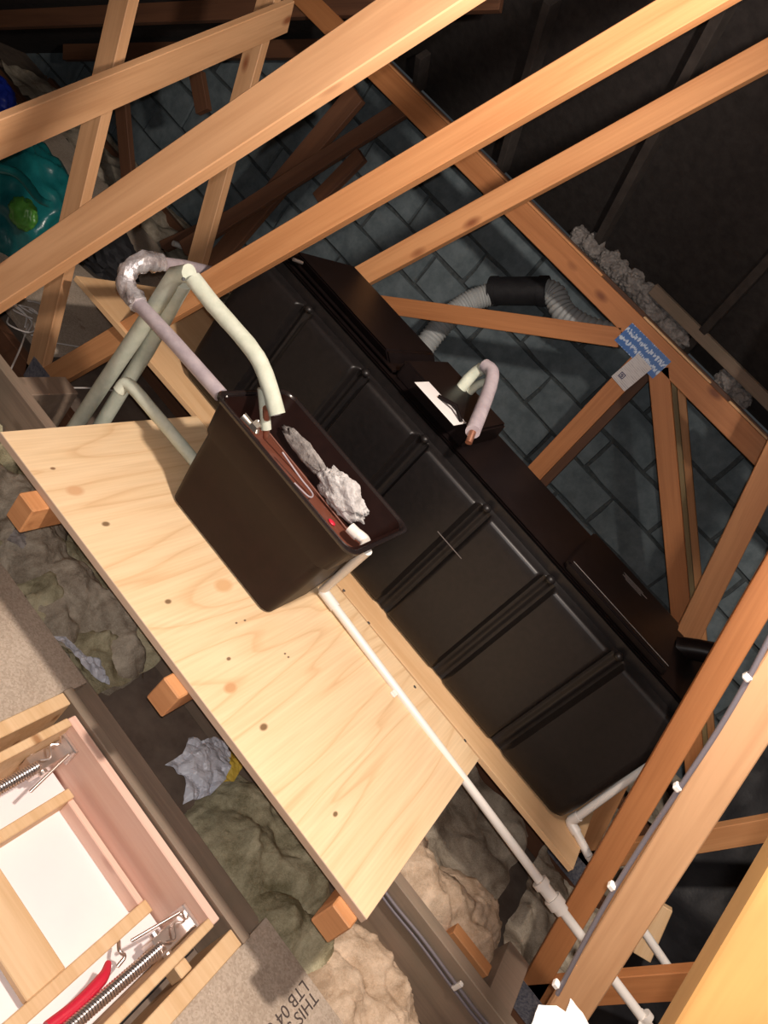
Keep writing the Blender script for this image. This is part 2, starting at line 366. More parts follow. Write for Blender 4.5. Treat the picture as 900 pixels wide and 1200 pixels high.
def puffs(name, spots, m, label, cat='insulation', res=.006):
    """a heap of loose wool as one stuff object: soft billows merged into one skin"""
    x0 = min(q[0] - q[3] * 1.5 for q in spots); x1 = max(q[0] + q[3] * 1.5 for q in spots)
    y0 = min(q[1] - q[4] * 1.5 for q in spots); y1 = max(q[1] + q[4] * 1.5 for q in spots)
    nx, ny = int((x1 - x0) / res), int((y1 - y0) / res); V, F, H = [], [], []
    for j in range(ny + 1):
        for i in range(nx + 1):
            x, y = x0 + res * i, y0 + res * j
            wx = x + .012 * noise.noise(Vector((x * 18, y * 18, 1))) + .003 * noise.noise(Vector((x * 60, y * 60, 1)))
            wy = y + .012 * noise.noise(Vector((x * 18, y * 18, 7))) + .003 * noise.noise(Vector((x * 60, y * 60, 7)))
            h = -1.0
            for (sx, sy, sz, a, b, c) in spots:
                r2 = ((wx - sx) / (a * 1.12)) ** 2 + ((wy - sy) / (b * 1.12)) ** 2
                t_ = sz + 1.15 * c * (1 - r2 * .9); k_ = .02
                if t_ > h - .1:
                    q_ = max(k_ - abs(t_ - h), 0) / k_; h = max(t_, h) + q_ * q_ * k_ * .25
            base = h
            h += .018 * noise.noise(Vector((wx * 22, wy * 22, 3))) + .009 * noise.noise(Vector((wx * 48, wy * 48, 4))) + .0055 * noise.noise(Vector((x * 120, y * 120, 5)))
            H.append(base); V.append(Vector((wx, wy, max(h, -.13))))
    for j in range(ny):
        for i in range(nx):
            a = j * (nx + 1) + i
            if max(H[a], H[a + 1], H[a + nx + 2], H[a + nx + 1]) > -.125: F.append((a, a + 1, a + nx + 2, a + nx + 1))
    used = sorted({k for f in F for k in f}); mp = {k: n_ for n_, k in enumerate(used)}
    o = make(name, [V[k] for k in used], [tuple(mp[k] for k in f) for f in F], m, smooth=True); return tag(o, label, cat, kind='stuff')
def lumps(name, spots, m, label, cat='insulation'):
    V, F = [], []
    for i, (x, y, z, a, b, c) in enumerate(spots):
        bm = bmesh.new(); bmesh.ops.create_icosphere(bm, subdivisions=5, radius=1); o = len(V)
        ang = random.uniform(0, 6.28)
        for v in bm.verts:
            p = v.co.copy(); q = p * 1.7 + Vector((i * 3.1, x * 9, y * 9))
            d = 1.1 * noise.noise(q) + 0.55 * noise.noise(q * 2.7) + 0.30 * noise.noise(q * 6.5) + .16 * noise.noise(q * 15)
            p *= 1 + 0.30 * d
            px, py = p.x * a, p.y * b
            V.append(Vector((x + px * math.cos(ang) - py * math.sin(ang), y + px * math.sin(ang) + py * math.cos(ang), z + p.z * c)))
        bm.verts.index_update()
        F += [tuple(v.index + o for v in f.verts) for f in bm.faces]; bm.free()
    o = make(name, V, F, m, smooth=True); return tag(o, label, cat, kind='stuff')
def field(name, x0, x1, y0, y1, zf, m, label, res=0.012, cat='insulation'):
    nx, ny = int((x1 - x0) / res), int((y1 - y0) / res); V = []; F = []
    for j in range(ny + 1):
        for i in range(nx + 1):
            x, y = x0 + (x1 - x0) * i / nx, y0 + (y1 - y0) * j / ny
            V.append(Vector((x + .012 * noise.noise(Vector((x * 14, y * 14, 3))), y + .012 * noise.noise(Vector((x * 14, y * 14, 9))), zf(x, y))))
    for j in range(ny):
        for i in range(nx): a = j * (nx + 1) + i; F.append((a, a + 1, a + nx + 2, a + nx + 1))
    o = make(name, V, F, m, smooth=True)
    return tag(o, label, cat, kind='stuff')
def billow(x, y, s, k=0):
    return 0.25 + noise.noise(Vector((x * s, y * s, k))) * .9 + 0.45 * noise.noise(Vector((x * s * 2.3, y * s * 2.3, k + 5))) + .18 * noise.noise(Vector((x * s * 6, y * s * 6, k)))
def text_on(name, s, size, origin, rdir, udir, m, parent, thick=0.0003):
    cu = bpy.data.curves.new(name, 'FONT'); cu.body = s; cu.size = size; cu.extrude = thick; cu.resolution_u = 3
    tmp = bpy.data.objects.new(name + '_tmp', cu); COL.objects.link(tmp)
    dg = bpy.context.evaluated_depsgraph_get(); me = bpy.data.meshes.new_from_object(tmp.evaluated_get(dg))
    bpy.data.objects.remove(tmp)
    me.materials.clear(); me.materials.append(MT[m])
    o = bpy.data.objects.new(name, me); COL.objects.link(o); o.parent = parent
    r = Vector(rdir).normalized(); u = Vector(udir); u = (u - r * u.dot(r)).normalized(); n = r.cross(u)
    o.rotation_mode = 'QUATERNION'; o.rotation_quaternion = Matrix((r, u, n)).transposed().to_quaternion()
    o.location = Vector(origin) - wloc(parent); return o

# ================================================================ STRUCTURE
def roofz(x): return 2.75 - 0.7 * abs(x + 0.29)
HY, HZ, HS = 3.56, 1.32, 0.84
def hipz(y): return HZ + HS * (HY - y)
# floor = plasterboard backs between the joists
fv, ff = [], []
for (a, b, c, d) in ((-4.6, -.412, -1.2, 3.56), (.162, 4.0, -1.2, 3.56), (-.412, .162, -1.2, .18), (-.412, .162, 1.04, 3.56)):
    n_ = len(fv); fv += boxv(a, b, c, d, -.15, -.12); ff += [tuple(i + n_ for i in q) for q in BOXF]
tag(make('floor', fv, ff, 'plaster'), kind='structure')
# ceiling: roof felt in three slopes
YR = HY - (2.75 - HZ) / HS
xl, xr = -0.29 - (2.75 - HZ) / 0.7, -0.29 + (2.75 - HZ) / 0.7
rv = [(-4.6, -1.2, roofz(-4.6)), (-0.29, -1.2, 2.75), (4.0, -1.2, roofz(4.0)), (-0.29, YR, 2.75),
      (xl, HY, HZ), (xr, HY, HZ), (-4.6, HY, roofz(-4.6)), (4.0, HY, roofz(4.0))]
ceil = make('ceiling', rv, [(0, 1, 3, 4, 6), (1, 2, 7, 5, 3), (3, 5, 4)], 'felt'); tag(ceil, kind='structure')
sm = ceil.modifiers.new('thick', 'SOLIDIFY'); sm.thickness = 0.02; sm.offset = 1
# sagging felt rafters of the hip slope
for k, x in enumerate((-2.05, -1.45, -0.85, -0.25, 0.35, 0.95)):
    ytop = HY - (min(2.75, roofz(x)) - HZ) / HS
    p0 = Vector((x, HY - 0.04, hipz(HY - 0.04) - 0.04)); p1 = Vector((x, ytop + .05, hipz(ytop + .05) - 0.04))
    beam('rafter', p0, p1, 0.07, 0.035, 'rafterdark', ceil, side=(1, 0, 0))
# block wall
WY = 3.5
wall = tag(make('wall_back', boxv(-4.6, 1.9, WY + 0.012, WY + 0.12, -0.15, 1.275), BOXF, 'mortar'), kind='structure')
PX, PZ = 0.42, 0.1785
blk_meshes = []
for k in range(10):
    bm = bmesh.new(); w, h = PX - 0.017, PZ - 0.015
    bmesh.ops.create_grid(bm, x_segments=4, y_segments=2, size=0.5)
    for v in bm.verts:
        v.co = Vector((v.co.x * w, -0.012 - 0.0025 * random.random(), v.co.y * h))
        if abs(v.co.x) > w * .49: v.co.x += random.uniform(-.006, .003) * (1 if v.co.x > 0 else -1)
        if abs(v.co.z) > h * .49: v.co.z += random.uniform(-.006, .002) * (1 if v.co.z > 0 else -1)
    be = [e for e in bm.edges if e.is_boundary]
    ex = bmesh.ops.extrude_edge_only(bm, edges=be)
    for v in [g for g in ex['geom'] if isinstance(g, bmesh.types.BMVert)]:
        v.co.y = 0.006; v.co.x *= 1.012; v.co.z *= 1.02
    bmesh.ops.recalc_face_normals(bm, faces=bm.faces)
    me = bpy.data.meshes.new('block'); bm.to_mesh(me); bm.free(); me.materials.append(MT['block']); blk_meshes.append(me)
z0 = 0.655 - 5 * PZ
for r in range(10):
    zc = z0 + (r + .5) * PZ
    if zc > 1.25: break
    off = -0.167 if r % 2 == 1 else 0.03
    cut = .5 if zc > 1.2 else 1.0
    for c in range(-11, 6):
        xc = off + (c + .5) * PX
        if xc < -4.4 or xc > 1.75: continue
        if zc > roofz(xc) + .1: continue
        o = bpy.data.objects.new('block', random.choice(blk_meshes)); COL.objects.link(o); o.parent = wall
        if r == 7: pass
        o.location = (xc, WY + 0.008 + random.uniform(-.004, .004), zc); o.scale = (1, 1, cut); o.location.z -= (1 - cut) * PZ / 2; o.rotation_euler = (random.uniform(-.008, .008), random.uniform(-.012, .012), random.uniform(-.01, .01))
# side walls out of sight that close the roof space
tag(box('wall_left', -4.66, -4.6, -1.2, 3.56, -0.15, 0.3, 'mortar', bevel=0), kind='structure')
tag(box('wall_right', 4.0, 4.06, -1.2, 3.56, -0.15, 0.3, 'mortar', bevel=0), kind='structure')
# timber plate and wool along the head of the block wall
tag(box('wall_plate', -2.2, 1.9, WY - 0.03, WY + 0.05, 1.276, 1.30, 'greywood'), 'grey timber plate lying along the top of the block wall', 'timber')

# ================================================================ TRUSSES
TW, TT = 0.072, 0.035
def extend(p0, p1, z0, z1):
    d = (p1 - p0) / (p1.z - p0.z); return p0 + d * (z0 - p0.z), p0 + d * (z1 - p0.z)
def plate(parent, cx, y, cz, w, h, ang=0.0, m='galv', name='nail_plate', t=0.0015):
    ex = Vector((math.cos(ang), 0, math.sin(ang))); 
    return beam(name, Vector((cx, y, cz)) - ex * w / 2, Vector((cx, y, cz)) + ex * w / 2, h, t, m, parent, bevel=0)
def truss(y, label, lines, mats, apexz=2.30, wr=TW):
    t = thing('roof_truss', (-0.29, y, -0.12), label, 'roof truss')
    mL, mR, mOL, mOR = mats
    beam('bottom_chord', (-3.9, y, -0.068), (3.4, y, -0.068), 0.1, TT, 'darktruss', t, front=True)
    for key, m in (('L', mL), ('R', mR), ('OL', mOL), ('OR', mOR)):
        a, b = lines[key]
        top = apexz if key in 'LR' else None
        if top is None:
            d = (b - a) / (b.z - a.z)                     # run up to the rafter's underside
            # x = a.x + d.x*(z-a.z) ; z = roofz(x) - .20
            z = 0.5
            for _ in range(40): z = 0.5 * z + 0.5 * (roofz(a.x + d.x * (z - a.z)) - .19)
            top = z
        p0, p1 = extend(a, b, -0.045, top)
        p0.y = p1.y = y
        o = beam('web', p0, p1, wr if key == 'R' else TW, TT if wr == TW or key != 'R' else .030, m, t, front=True)
    for x in (-1.42, 0.86):
        plate(t, x, y - 0.001, -0.02, 0.20, 0.085)
    if True:
        for s in (-1, 1):
            xe = -0.29 + s * 3.45
            beam('rafter', (-0.29 + s * .01, y, roofz(-0.29) - .085), (xe, y, roofz(xe) - .085), 0.09, TT, 'darktruss', t, front=True)
        plate(t, -0.29, y - 0.001, 2.52, 0.2, 0.1)
    return t
def std(y, key):
    a = {'L': (-1.42, .4957), 'R': (.84, -.485), 'OL': (-1.42, -.37), 'OR': (.88, .33)}[key]
    return (Vector((a[0], y, .05)), Vector((a[0] + a[1], y, 1.05)))
def px(y, a, b): return (ay(*a, y), ay(*b, y))
y1, y2, y3, y4 = 1.05, 1.65, 2.25, 2.85
truss(0.45, 'nearest roof truss, its yellow plank-like web filling the bottom right corner',
      dict(L=std(.45, 'L'), R=px(.45, (884, 1200), (1000, 1020)), OL=std(.45, 'OL'), OR=std(.45, 'OR')), ('sawn', 'yellowplank', 'truss', 'truss'))
truss(y1, 'roof truss with broad sawn web at top left, clipped cables on its other web',
      dict(L=px(y1, (0, 332), (250, 162)), R=px(y1, (674, 1175), (785, 1000)), OL=std(y1, 'OL'), OR=std(y1, 'OR')), ('sawn', 'sawn', 'sawn', 'truss'), wr=.060)
truss(y2, 'roof truss right in front of the big black tank, webs meeting at left edge',
      dict(L=px(y2, (100, 417), (750, 35)), R=px(y2, (717, 1000), (902, 684)), OL=px(y2, (139, 0), (42, 420)), OR=std(y2, 'OR')), ('truss', 'redtruss', 'sawn', 'redtruss'), wr=.062)
truss(y3, 'roof truss just behind the big black tank, web end showing at the lid edge',
      dict(L=px(y3, (415, 327), (900, 62)), R=std(y3, 'R'), OL=px(y3, (298, 47), (229, 303)), OR=px(y3, (816, 988), (898, 974))), ('truss', 'truss', 'sawn', 'truss'))

# flat girder of three plies in front of the block wall
g = thing('girder_truss', (-0.29, y4, -0.12), 'flat-topped multi-ply girder truss with the blue plate, before the block wall', 'roof truss')
zt = 1.277
for ply_i in range(3):
    yy = (y4, 3.29, 3.40)[ply_i]
    mm = 'redtruss' if ply_i == 0 else ('oldgreen' if ply_i == 1 else 'truss')
    if ply_i < 2: beam('top_chord', (-3.0, yy, zt), (1.55, yy, zt), 0.085, TT, ('redtruss', 'darktruss')[ply_i], g, front=True)
    if ply_i < 2: beam('bottom_chord', (-3.9, yy, -0.068), (3.4, yy, -0.068), 0.1, TT, 'darktruss', g, front=True)
    v0 = ay(632, 548, y4); v1 = ay(742, 432, y4); p0, p1 = extend(v0, v1, -0.03, zt - .04)
    if ply_i < 2: p0.y = p1.y = yy; beam('web', p0, p1, TW, TT, 'redtruss' if ply_i == 0 else 'darktruss', g, front=True)
    w0 = ay(795, 690, y4); w1 = ay(775, 470, y4); p0, p1 = extend(w0, w1, -0.03, zt - .04); p0.y = p1.y = yy
    if ply_i == 1: p0.x -= .03; p1.x -= .03
    if ply_i == 2: p0.x += .01; p1.x += .01
    beam('web', p0, p1, TW, TT, mm, g, front=True)
    if ply_i == 0:
        w0 = ay(450, 357, y4); w1 = ay(700, 392, y4); p0, p1 = extend(w0, w1, -0.03, zt - .06); p0.y = p1.y = yy
        beam('web', p0, p1, TW, TT, 'redtruss', g, front=True)
        for a, b, w in (((417, 108), (255, 300), .09), ((422, 180), (370, 233), .06), ((140, 120), (155, 290), .07), ((228, 85), (236, 130), .07)):
            q0, q1 = ay(*a, y4), ay(*b, y4)
            if (b == (255, 300)): q1 = q0 + (q1 - q0) * 1.25
            beam('web', q0, q1, w, TT, 'darktruss', g, front=True)
tag(beam('grey_batten', ay(765, 338, 3.36), ay(930, 500, 3.36), .05, .02, 'greywood', side=(0, 1, .4)), 'dusty grey board lying along the wall head behind the blue plate', 'board')
# stepped packing pieces along the back of the top chord
for a, b, zz, m in ((-1.9, -.62, .05, 'truss'), (-.60, -.42, .035, 'greywood'), (-.40, -.06, .05, 'board'), (-.05, .02, .03, 'greywood'), (.03, .3, .05, 'board'), (.32, 1.0, .045, 'greywood')):
    box('packing_piece', a, b, y4 + .037, y4 + .075, zt - .035, zt + zz, m, g)
# rafters above the girder, left slope, stopping at the hip
for yy in (2.86, 3.30):
    xt = -0.29 - (2.75 - hipz(yy)) / .7 - .12
    beam('rafter', (xt, yy, roofz(xt) - .075), (-3.9, yy, roofz(-3.9) - .075), 0.08, TT, 'darktruss', g, front=True)
# plates on the girder node
bp = plate(g, *(lambda p: (p.x, y4 - .0015, p.z))(ay(753, 411, y4)), .2, .085, 0.0, 'blueplate', 'printed_plate', .002); bp['label'] = 'blue printed plate with rows of white marks'
pa, pb = ay(752, 428, y4), ay(722, 452, y4)
lab = beam('paper_label', ay(756, 423, y4 - .004), ay(724, 450, y4 - .004), .075, .0012, 'textlabel', g, bevel=0); lab['label'] = 'white paper label with small navy logo and faint text'
c0 = ay(729, 440, y4 - .0055)
def sq(cx, cz, w): return [Vector((cx - w, 0, cz - w)), Vector((cx + w, 0, cz - w)), Vector((cx + w, 0, cz + w)), Vector((cx - w, 0, cz + w))]
lv, lf = [], []
W = .0105
for (a, b, c, d) in ((-W, W, W * .72, W), (-W, W, -W, -W * .72), (-W, -W * .72, -W, W), (W * .72, W, -W, W), (-W * .45, W * .45, W * .3, W * .52), (-W * .45, -W * .2, 0, W * .4), (-W * .45, W * .45, -W * .12, W * .12), (W * .2, W * .45, -W * .5, 0), (-W * .45, W * .45, -W * .52, -W * .3)):
    n_ = len(lv); lv += boxv(a, b, -.0003, .0003, c, d); lf += [tuple(i + n_ for i in q) for q in BOXF]
lo = make('printed_logo', lv, lf, 'inkblue', lab, None); lo.location = (0, 0, 0)
lo.location = lab.rotation_quaternion.inverted() @ (c0 - wloc(lab)); lo.rotation_mode = 'QUATERNION'; lo.rotation_quaternion = lab.rotation_quaternion.inverted()

# longitudinal brace on the left, butting on the truss behind the tank
a = ay(0, 160, 1.20); b = ay(338, 18, 2.19); d = (b - a)
tag(beam('diagonal_brace', a - d * .4, b, .098, .022, 'sawn', side=(1, 0, 0)), 'flat brown brace board slanting across the two uprights at top left', 'brace')
# second dark brace deeper in
tag(beam('dark_brace', ay(478, 124, 2.95), ay(215, 292, 2.7), .07, .03, 'darktruss'), 'dark narrow brace in shadow behind the top left webs', 'brace')
tag(beam('low_brace', ay(300, 240, 3.2), ay(190, 290, 3.0), .06, .03, 'darktruss'), 'short dark rail low against the blocks behind the left uprights', 'brace')

# ================================================================ JOIST LEVEL
tag(box('binder_joist', -2.6, 2.2, 1.415, 1.45, -0.119, 0.10, 'greywood'), 'grey upright joist board running beneath the plywood shelf, cables on its face', 'joist')
tag(box('trimmer_joist', -0.52, 0.26, 1.068, 1.15, -0.119, -0.03, 'greywood', bevel=.004), 'worn grey joist bordering the far side of the loft hatch', 'joist')
for (xa, xb, ya, yb, lab_) in ((-1.375, -1.30, 1.455, 1.645, 'pinkish cross timber butting on the joist left of the plywood shelf'),
                               (.715, .79, 1.455, 1.645, 'pinkish cross timber below the white pipe coupling')):
    tag(box('cross_timber', xa, xb, ya, yb, -.119, .075, 'greywood'), lab_, 'timber')
tag(box('timber_offcut', .57, .70, 1.50, 1.535, -.119, .07, 'truss'), 'small orange offcut poking out of the tan wool by the joist', 'timber')
tag(beam('pale_batten', ay(752, 1120, 1.95), ay(778, 1060, 2.0), .05, .03, 'pine'), 'short pale batten standing beside the orange web at bottom right', 'timber')

# chipboard sheets
def sheet(x0, x1, y0, y1, label, m='chip'):
    return tag(box('chipboard_sheet', x0, x1, y0, y1, -0.018, 0.0, m, bevel=.001), label, 'floor board')
sheet(-1.65, -0.452, -1.0, 1.12, 'chipboard floor sheet left of the loft hatch, half in shadow')
cr = sheet(0.212, 1.45, -1.0, 1.14, 'chipboard floor sheet right of the hatch with printed lettering')
sheet(-3.2, -1.56, 1.72, 2.9, 'dusty chipboard sheet beyond the left end of the tank board')
sheet(-0.44, 0.20, -1.0, 0.18, 'chipboard floor sheet on the near side of the loft hatch')
sheet(-3.2, -1.70, 1.0, 1.60, 'pinkish chipboard sheet at the left edge, behind the broad web')
# lettering on the right sheet: reads towards the hatch
rd = (az(330, 1192, 0) - az(362, 1148, 0))
rd = Vector((-.02, -1, 0)); ud = Vector((1, 0, 0))
text_on('printed_lettering', 'THIS SIDE', .036, az(366, 1160, .0005), rd, ud, 'ink', cr)
text_on('printed_lettering', 'LTB 04 03', .036, az(355, 1147, .0005), rd, ud, 'ink', cr)

# ================================================================ TANK PLATFORM
BZ = 0.342
for i, (x, lab_) in enumerate(((ay(36, 590, 1.0).x, 'rounded orange bearer end poking out under the left of the plywood shelf'),
                               (-.262, 'orange bearer end poking out under the middle of the plywood shelf edge'),
                               (.262, 'orange bearer end poking out under the right corner of the plywood shelf'))):
    t = thing('shelf_bearer', (x, 1.58, -.018), lab_, 'bearer')
    box('rail', x - .026, x + .026, .998 if i else .985, 2.2, BZ - .072, BZ, 'truss', t, .003)
    for yy in (1.432, 2.268): box('stub', x - .03, x + .03, yy - (.017 if yy < 2 else .0), yy + .018, (.1 if yy < 2 else -.018), BZ - .072, 'pine', t) if yy < 2 else box('stub', x - .03, x + .03, 2.13, 2.2, -.119, BZ - .072, 'pine', t)
# plywood shelf
t = thing('plywood_shelf', (-.31, 1.33, BZ), 'pale plywood shelf sheet with flowing grain under the small header tank', 'shelf')
pv = boxv(-.926, .297, 1.024, 1.648, BZ, .36)
o = make('sheet', pv, BOXF, None, t, mats=['plyedge', 'ply'], fm=[0, 1, 0, 0, 0, 0]); clean(o, .0012)
# board beneath the big tank
t = thing('tank_board', (-.43, 1.9, BZ), 'long orange-tinted board beneath the big black tank', 'board')
bv = [(-1.51, 1.625, BZ), (-.92, 1.652, BZ), (.646, 1.66, BZ), (.646, 2.2, BZ), (-1.51, 2.2, BZ)]
V = [Vector(v) for v in bv] + [Vector((v[0], v[1], .359)) for v in bv]
o = make('sheet', V, [(4, 3, 2, 1, 0), (5, 6, 7, 8, 9), (0, 1, 6, 5), (1, 2, 7, 6), (2, 3, 8, 7), (3, 4, 9, 8), (4, 0, 5, 9)], 'board', t); clean(o, .001)
for (qx, qy) in ((403, 692), (486, 805), (432, 730), (545, 868)):
    p = az(qx, qy, .36); tube('screw_head', [p - Vector((0, 0, .002)), p + Vector((0, 0, .0006))], .005, 'brass', t, 10)

# ================================================================ BIG TANK
TX0, TX1, TYF, TYB, TZ0 = -1.115, 0.565, 1.725, 2.17, .361
RIBS = [-.895, -.652, -.411, -.17, .067, .31]
tank = thing('water_tank', ((TX0 + TX1) / 2, (TYF + TYB) / 2, TZ0), 'long ribbed black plastic cold water tank behind the plywood shelf', 'water tank')
def ribdepth(x):
    d = 0
    for r in RIBS:
        u = abs(x - r)
        if u < .029:
            s = 1 if u < .019 else (0.029 - u) / .010
            s = s * s * (3 - 2 * s); d = .026 * s
            if u < .009: d -= .008 * (1 - (u / .009) ** 2)
    return d
levels = [(TZ0, .030, 0.0, 0), (TZ0 + .004, .018, .2, 0), (TZ0 + .018, .008, .8, 0), (TZ0 + .05, .004, 1, 0), (.46, .001, 1, 0), (.6, -.003, 1, 0), (.76, -.008, 1, 0),
          (.782, -.009, 1, 0), (.789, -.007, .9, 1), (.793, -.002, .6, 1), (.795, .006, .3, 1), (.797, .018, 0, 1), (.800, .026, 0, 1), (.826, .022, 0, 1)]
xs = []
x = TX0 + .03
while x < TX1 - .03 + 1e-6: xs.append(x); x += .0055
per = []
for x in xs: per.append((x, 0, 'f'))
R = .04
V = []; rows = []
for (z, ins, rs, _) in levels:
    row = []
    yf = TYF + ins; xa, xb, yb = TX0 + ins, TX1 - ins - .03 * (z - TZ0) / .45, TYB - ins
    for x in xs:
        row.append(Vector((min(max(x, xa + .028), xb - .028), yf + ribdepth(x) * rs, z)))
    for k in range(1, 6):
        a = -math.pi / 2 + k * math.pi / 12; row.append(Vector((xb - .028 + .028 * math.cos(a), yf + .028 + .028 * math.sin(a), z)))
    row.append(Vector((xb, yf + .028, z)))
    for k in range(1, 8): row.append(Vector((xb, yf + .028 + (yb - .03 - yf - .028) * k / 7, z)))
    for k in range(1, 7):
        a = k * math.pi / 12; row.append(Vector((xb - .03 + .03 * math.cos(a), yb - .03 + .03 * math.sin(a), z)))
    for k in range(1, 16): row.append(Vector((xb - .03 + (xa + .03 - xb + .03) * k / 15, yb, z)))
    for k in range(1, 7):
        a = math.pi / 2 + k * math.pi / 12; row.append(Vector((xa + .03 + .03 * math.cos(a), yb - .03 + .03 * math.sin(a), z)))
    for k in range(1, 8): row.append(Vector((xa, yb - .03 + (yf + .028 - yb + .03) * k / 7, z)))
    for k in range(1, 6):
        a = math.pi + k * math.pi / 12; row.append(Vector((xa + .028 + .028 * math.cos(a), yf + .028 + .028 * math.sin(a), z)))
    rows.append(row)
n = len(rows[0]); V = [v for r in rows for v in r]; F = []
for i in range(len(rows) - 1):
    for k in range(n): F.append((i * n + k, i * n + (k + 1) % n, (i + 1) * n + (k + 1) % n, (i + 1) * n + k))
F.append(tuple(range(n - 1, -1, -1))); F.append(tuple((len(rows) - 1) * n + k for k in range(n)))
make('body', V, F, 'tank', tank, smooth=True, auto=55)
# knob at the head of every groove
for r in RIBS:
    blob('moulded_knob', (r, TYF + .012, .797), (.014, .012, .011), 'tank', tank, 2, 0)
make_mark = box('scratch_mark', -.212, -.118, TYF - .0075, TYF - .0055, .66, .6618, 'greyprint', tank, 0)
def lidpart(name, x0, x1, ya, yb, za, zb, m='tanklid', taper=.012, parent=tank, bev=.006):
    v = boxv(x0, x1, ya, yb, za, zb)
    for q in v[4:]:
        q.x += taper if q.x == x0 else -taper; q.y += taper if q.y == ya else -taper
    c = Vector(((x0 + x1) / 2, (ya + yb) / 2, za)); v = [q - c for q in v]
    o = make(name, v, BOXF, m, parent, c); clean(o, bev, 2)
    for p in o.data.polygons: p.use_smooth = True
    o.data.set_sharp_from_angle(angle=math.radians(40)); return o
lidpart('lid', TX0 + .02, TX1 - .02, TYF + .03, TYB - .025, .824, .838)
lidpart('lid_flange', TX0 + .045, -.60, TYF + .045, TYB - .045, .836, .846, taper=.006)
lidpart('raised_lid_end', -1.02, -.63, TYF + .075, TYB - .04, .836, .872, taper=.03)
lidpart('raised_lid_end', .065, .41, TYF + .03, TYB - .06, .836, .862, taper=.010)
for dy in (.0, .014): 
    box('lid_rib', .07, .40, TYF + .0265 + dy, TYF + .028 + dy, .852 + dy * .75, .8612 + dy * .25, 'greyprint' if dy else 'tanklid', tank, .001)
# moulded print on the right lid
pv = []; pf = []
q0 = az(728, 720, .8635)
for k, (w_, o_) in enumerate(((.075, 0), (.085, .006), (.07, .0), (.06, .012))):
    n_ = len(pv); pv += boxv(o_, o_ + w_, -k * .011, -k * .011 + .005, -.0003, .0004); pf += [tuple(i + n_ for i in q) for q in BOXF]
make('moulded_print', pv, pf, 'greyprint', tank, (.19, 2.03, .8632))
# inspection turret with white label
tur = lidpart('inspection_cover', -.60, -.335, TYF + .055, TYB - .09, .836, .892, taper=.006)
lb = az(517, 472, .894)
lbo = box('white_label', lb.x - .075, lb.x + .075, lb.y - .045, lb.y + .045, .8925, .8935, 'label', tur, 0); lbo['label'] = 'plain white sticker curling off the black cover'
lbo.data.transform(Matrix.Rotation(.0, 4, 'Z'))
hd = tube('grip', [(lb.x - .02, lb.y + .012, .896), (lb.x + .03, lb.y + .018, .912), (lb.x + .07, lb.y + .010, .896)], .006, 'tanklid', tur, 8)
cp = ay(800, 772, 2.02)
tube('vent_stub', [(.43, 2.03, .83), (.47, 2.03, .87), (.505, 2.03, .90)], .030, 'tanklid', tank, 18)
tube('lid_clip', [az(344, 304, .862), az(354, 308, .862)], .005, 'steel', tank, 8)

# pipes on the big tank turret
t = thing('insulated_pipe', az(530, 455, .88), 'short pale foam and grey lagged pipe arching over the tank lid', 'pipe')
pA = round_path([ay(535, 462, 1.98), ay(572, 428, 2.02), ay(578, 440, 1.98), ay(553, 508, 1.90)], .03)
tube('foam_lagging', smooth_path([ay(536, 460, 1.98), ay(553, 440, 2.0), ay(571, 428, 2.0)], 4), .017, 'foam', t, 14, wob=.08)
tube('foam_lagging', smooth_path([ay(543, 466, 2.0), ay(560, 451, 2.03), ay(574, 447, 2.03)], 4), .012, 'foam', t, 12, wob=.08)
tube('grey_lagging', smooth_path([ay(568, 428, 1.99), ay(577, 437, 1.97), ay(572, 460, 1.90), az(554, 506, .915)], 5), .019, 'greyfoam', t, 14, wob=.05)
tube('copper_end', [az(554, 506, .915), az(549, 519, .895)], .009, 'copper', t, 12)

# ================================================================ SMALL HEADER TANK
st = thing('header_tank', (-.49, 1.43, .36), 'small open-topped brown-black header tank standing on the plywood shelf', 'water tank')
def rrect(x0, x1, y0_, y1_, z, r=.03, k=5, bow=0.0):
    out = []
    for (cx, cy, a0) in ((x1 - r, y0_ + r, -90), (x1 - r, y1_ - r, 0), (x0 + r, y1_ - r, 90), (x0 + r, y0_ + r, 180)):
        for i in range(k + 1):
            a = math.radians(a0 + 90 * i / k); out.append(Vector((cx + r * math.cos(a), cy + r * math.sin(a), z)))
    return out
prof = [(-.672, -.310, 1.340, 1.520, .3605, .02), (-.680, -.303, 1.330, 1.530, .366, .025), (-.694, -.288, 1.322, 1.548, .47, .03), (-.702, -.280, 1.316, 1.558, .566, .03),
        (-.708, -.270, 1.309, 1.566, .575, .03), (-.716, -.260, 1.300, 1.574, .64, .03), (-.719, -.256, 1.297, 1.578, .658, .03), (-.711, -.262, 1.307, 1.571, .666, .028), (-.708, -.265, 1.310, 1.568, .64, .027), (-.699, -.284, 1.322, 1.552, .566, .026), (-.676, -.307, 1.334, 1.526, .372, .02)]
rows = [rrect(*p[:4], p[4], p[5]) for p in prof]; n = len(rows[0]); V = [v for r in rows for v in r]; F = []
for i in range(len(rows) - 1):
    for k in range(n): F.append((i * n + k, i * n + (k + 1) % n, (i + 1) * n + (k + 1) % n, (i + 1) * n + k))
F.append(tuple(range(n - 1, -1, -1))); F.append(tuple((len(rows) - 1) * n + k for k in range(n)))
make('body', V, F, 'smalltank', st, smooth=True, auto=40)
lp = [(-.719, -.256, 1.297, 1.578, .658, .03), (-.728, -.245, 1.290, 1.588, .661, .032), (-.729, -.244, 1.289, 1.589, .668, .032), (-.724, -.249, 1.294, 1.584, .671, .032), (-.718, -.255, 1.300, 1.578, .668, .03), (-.716, -.257, 1.302, 1.576, .655, .03)]
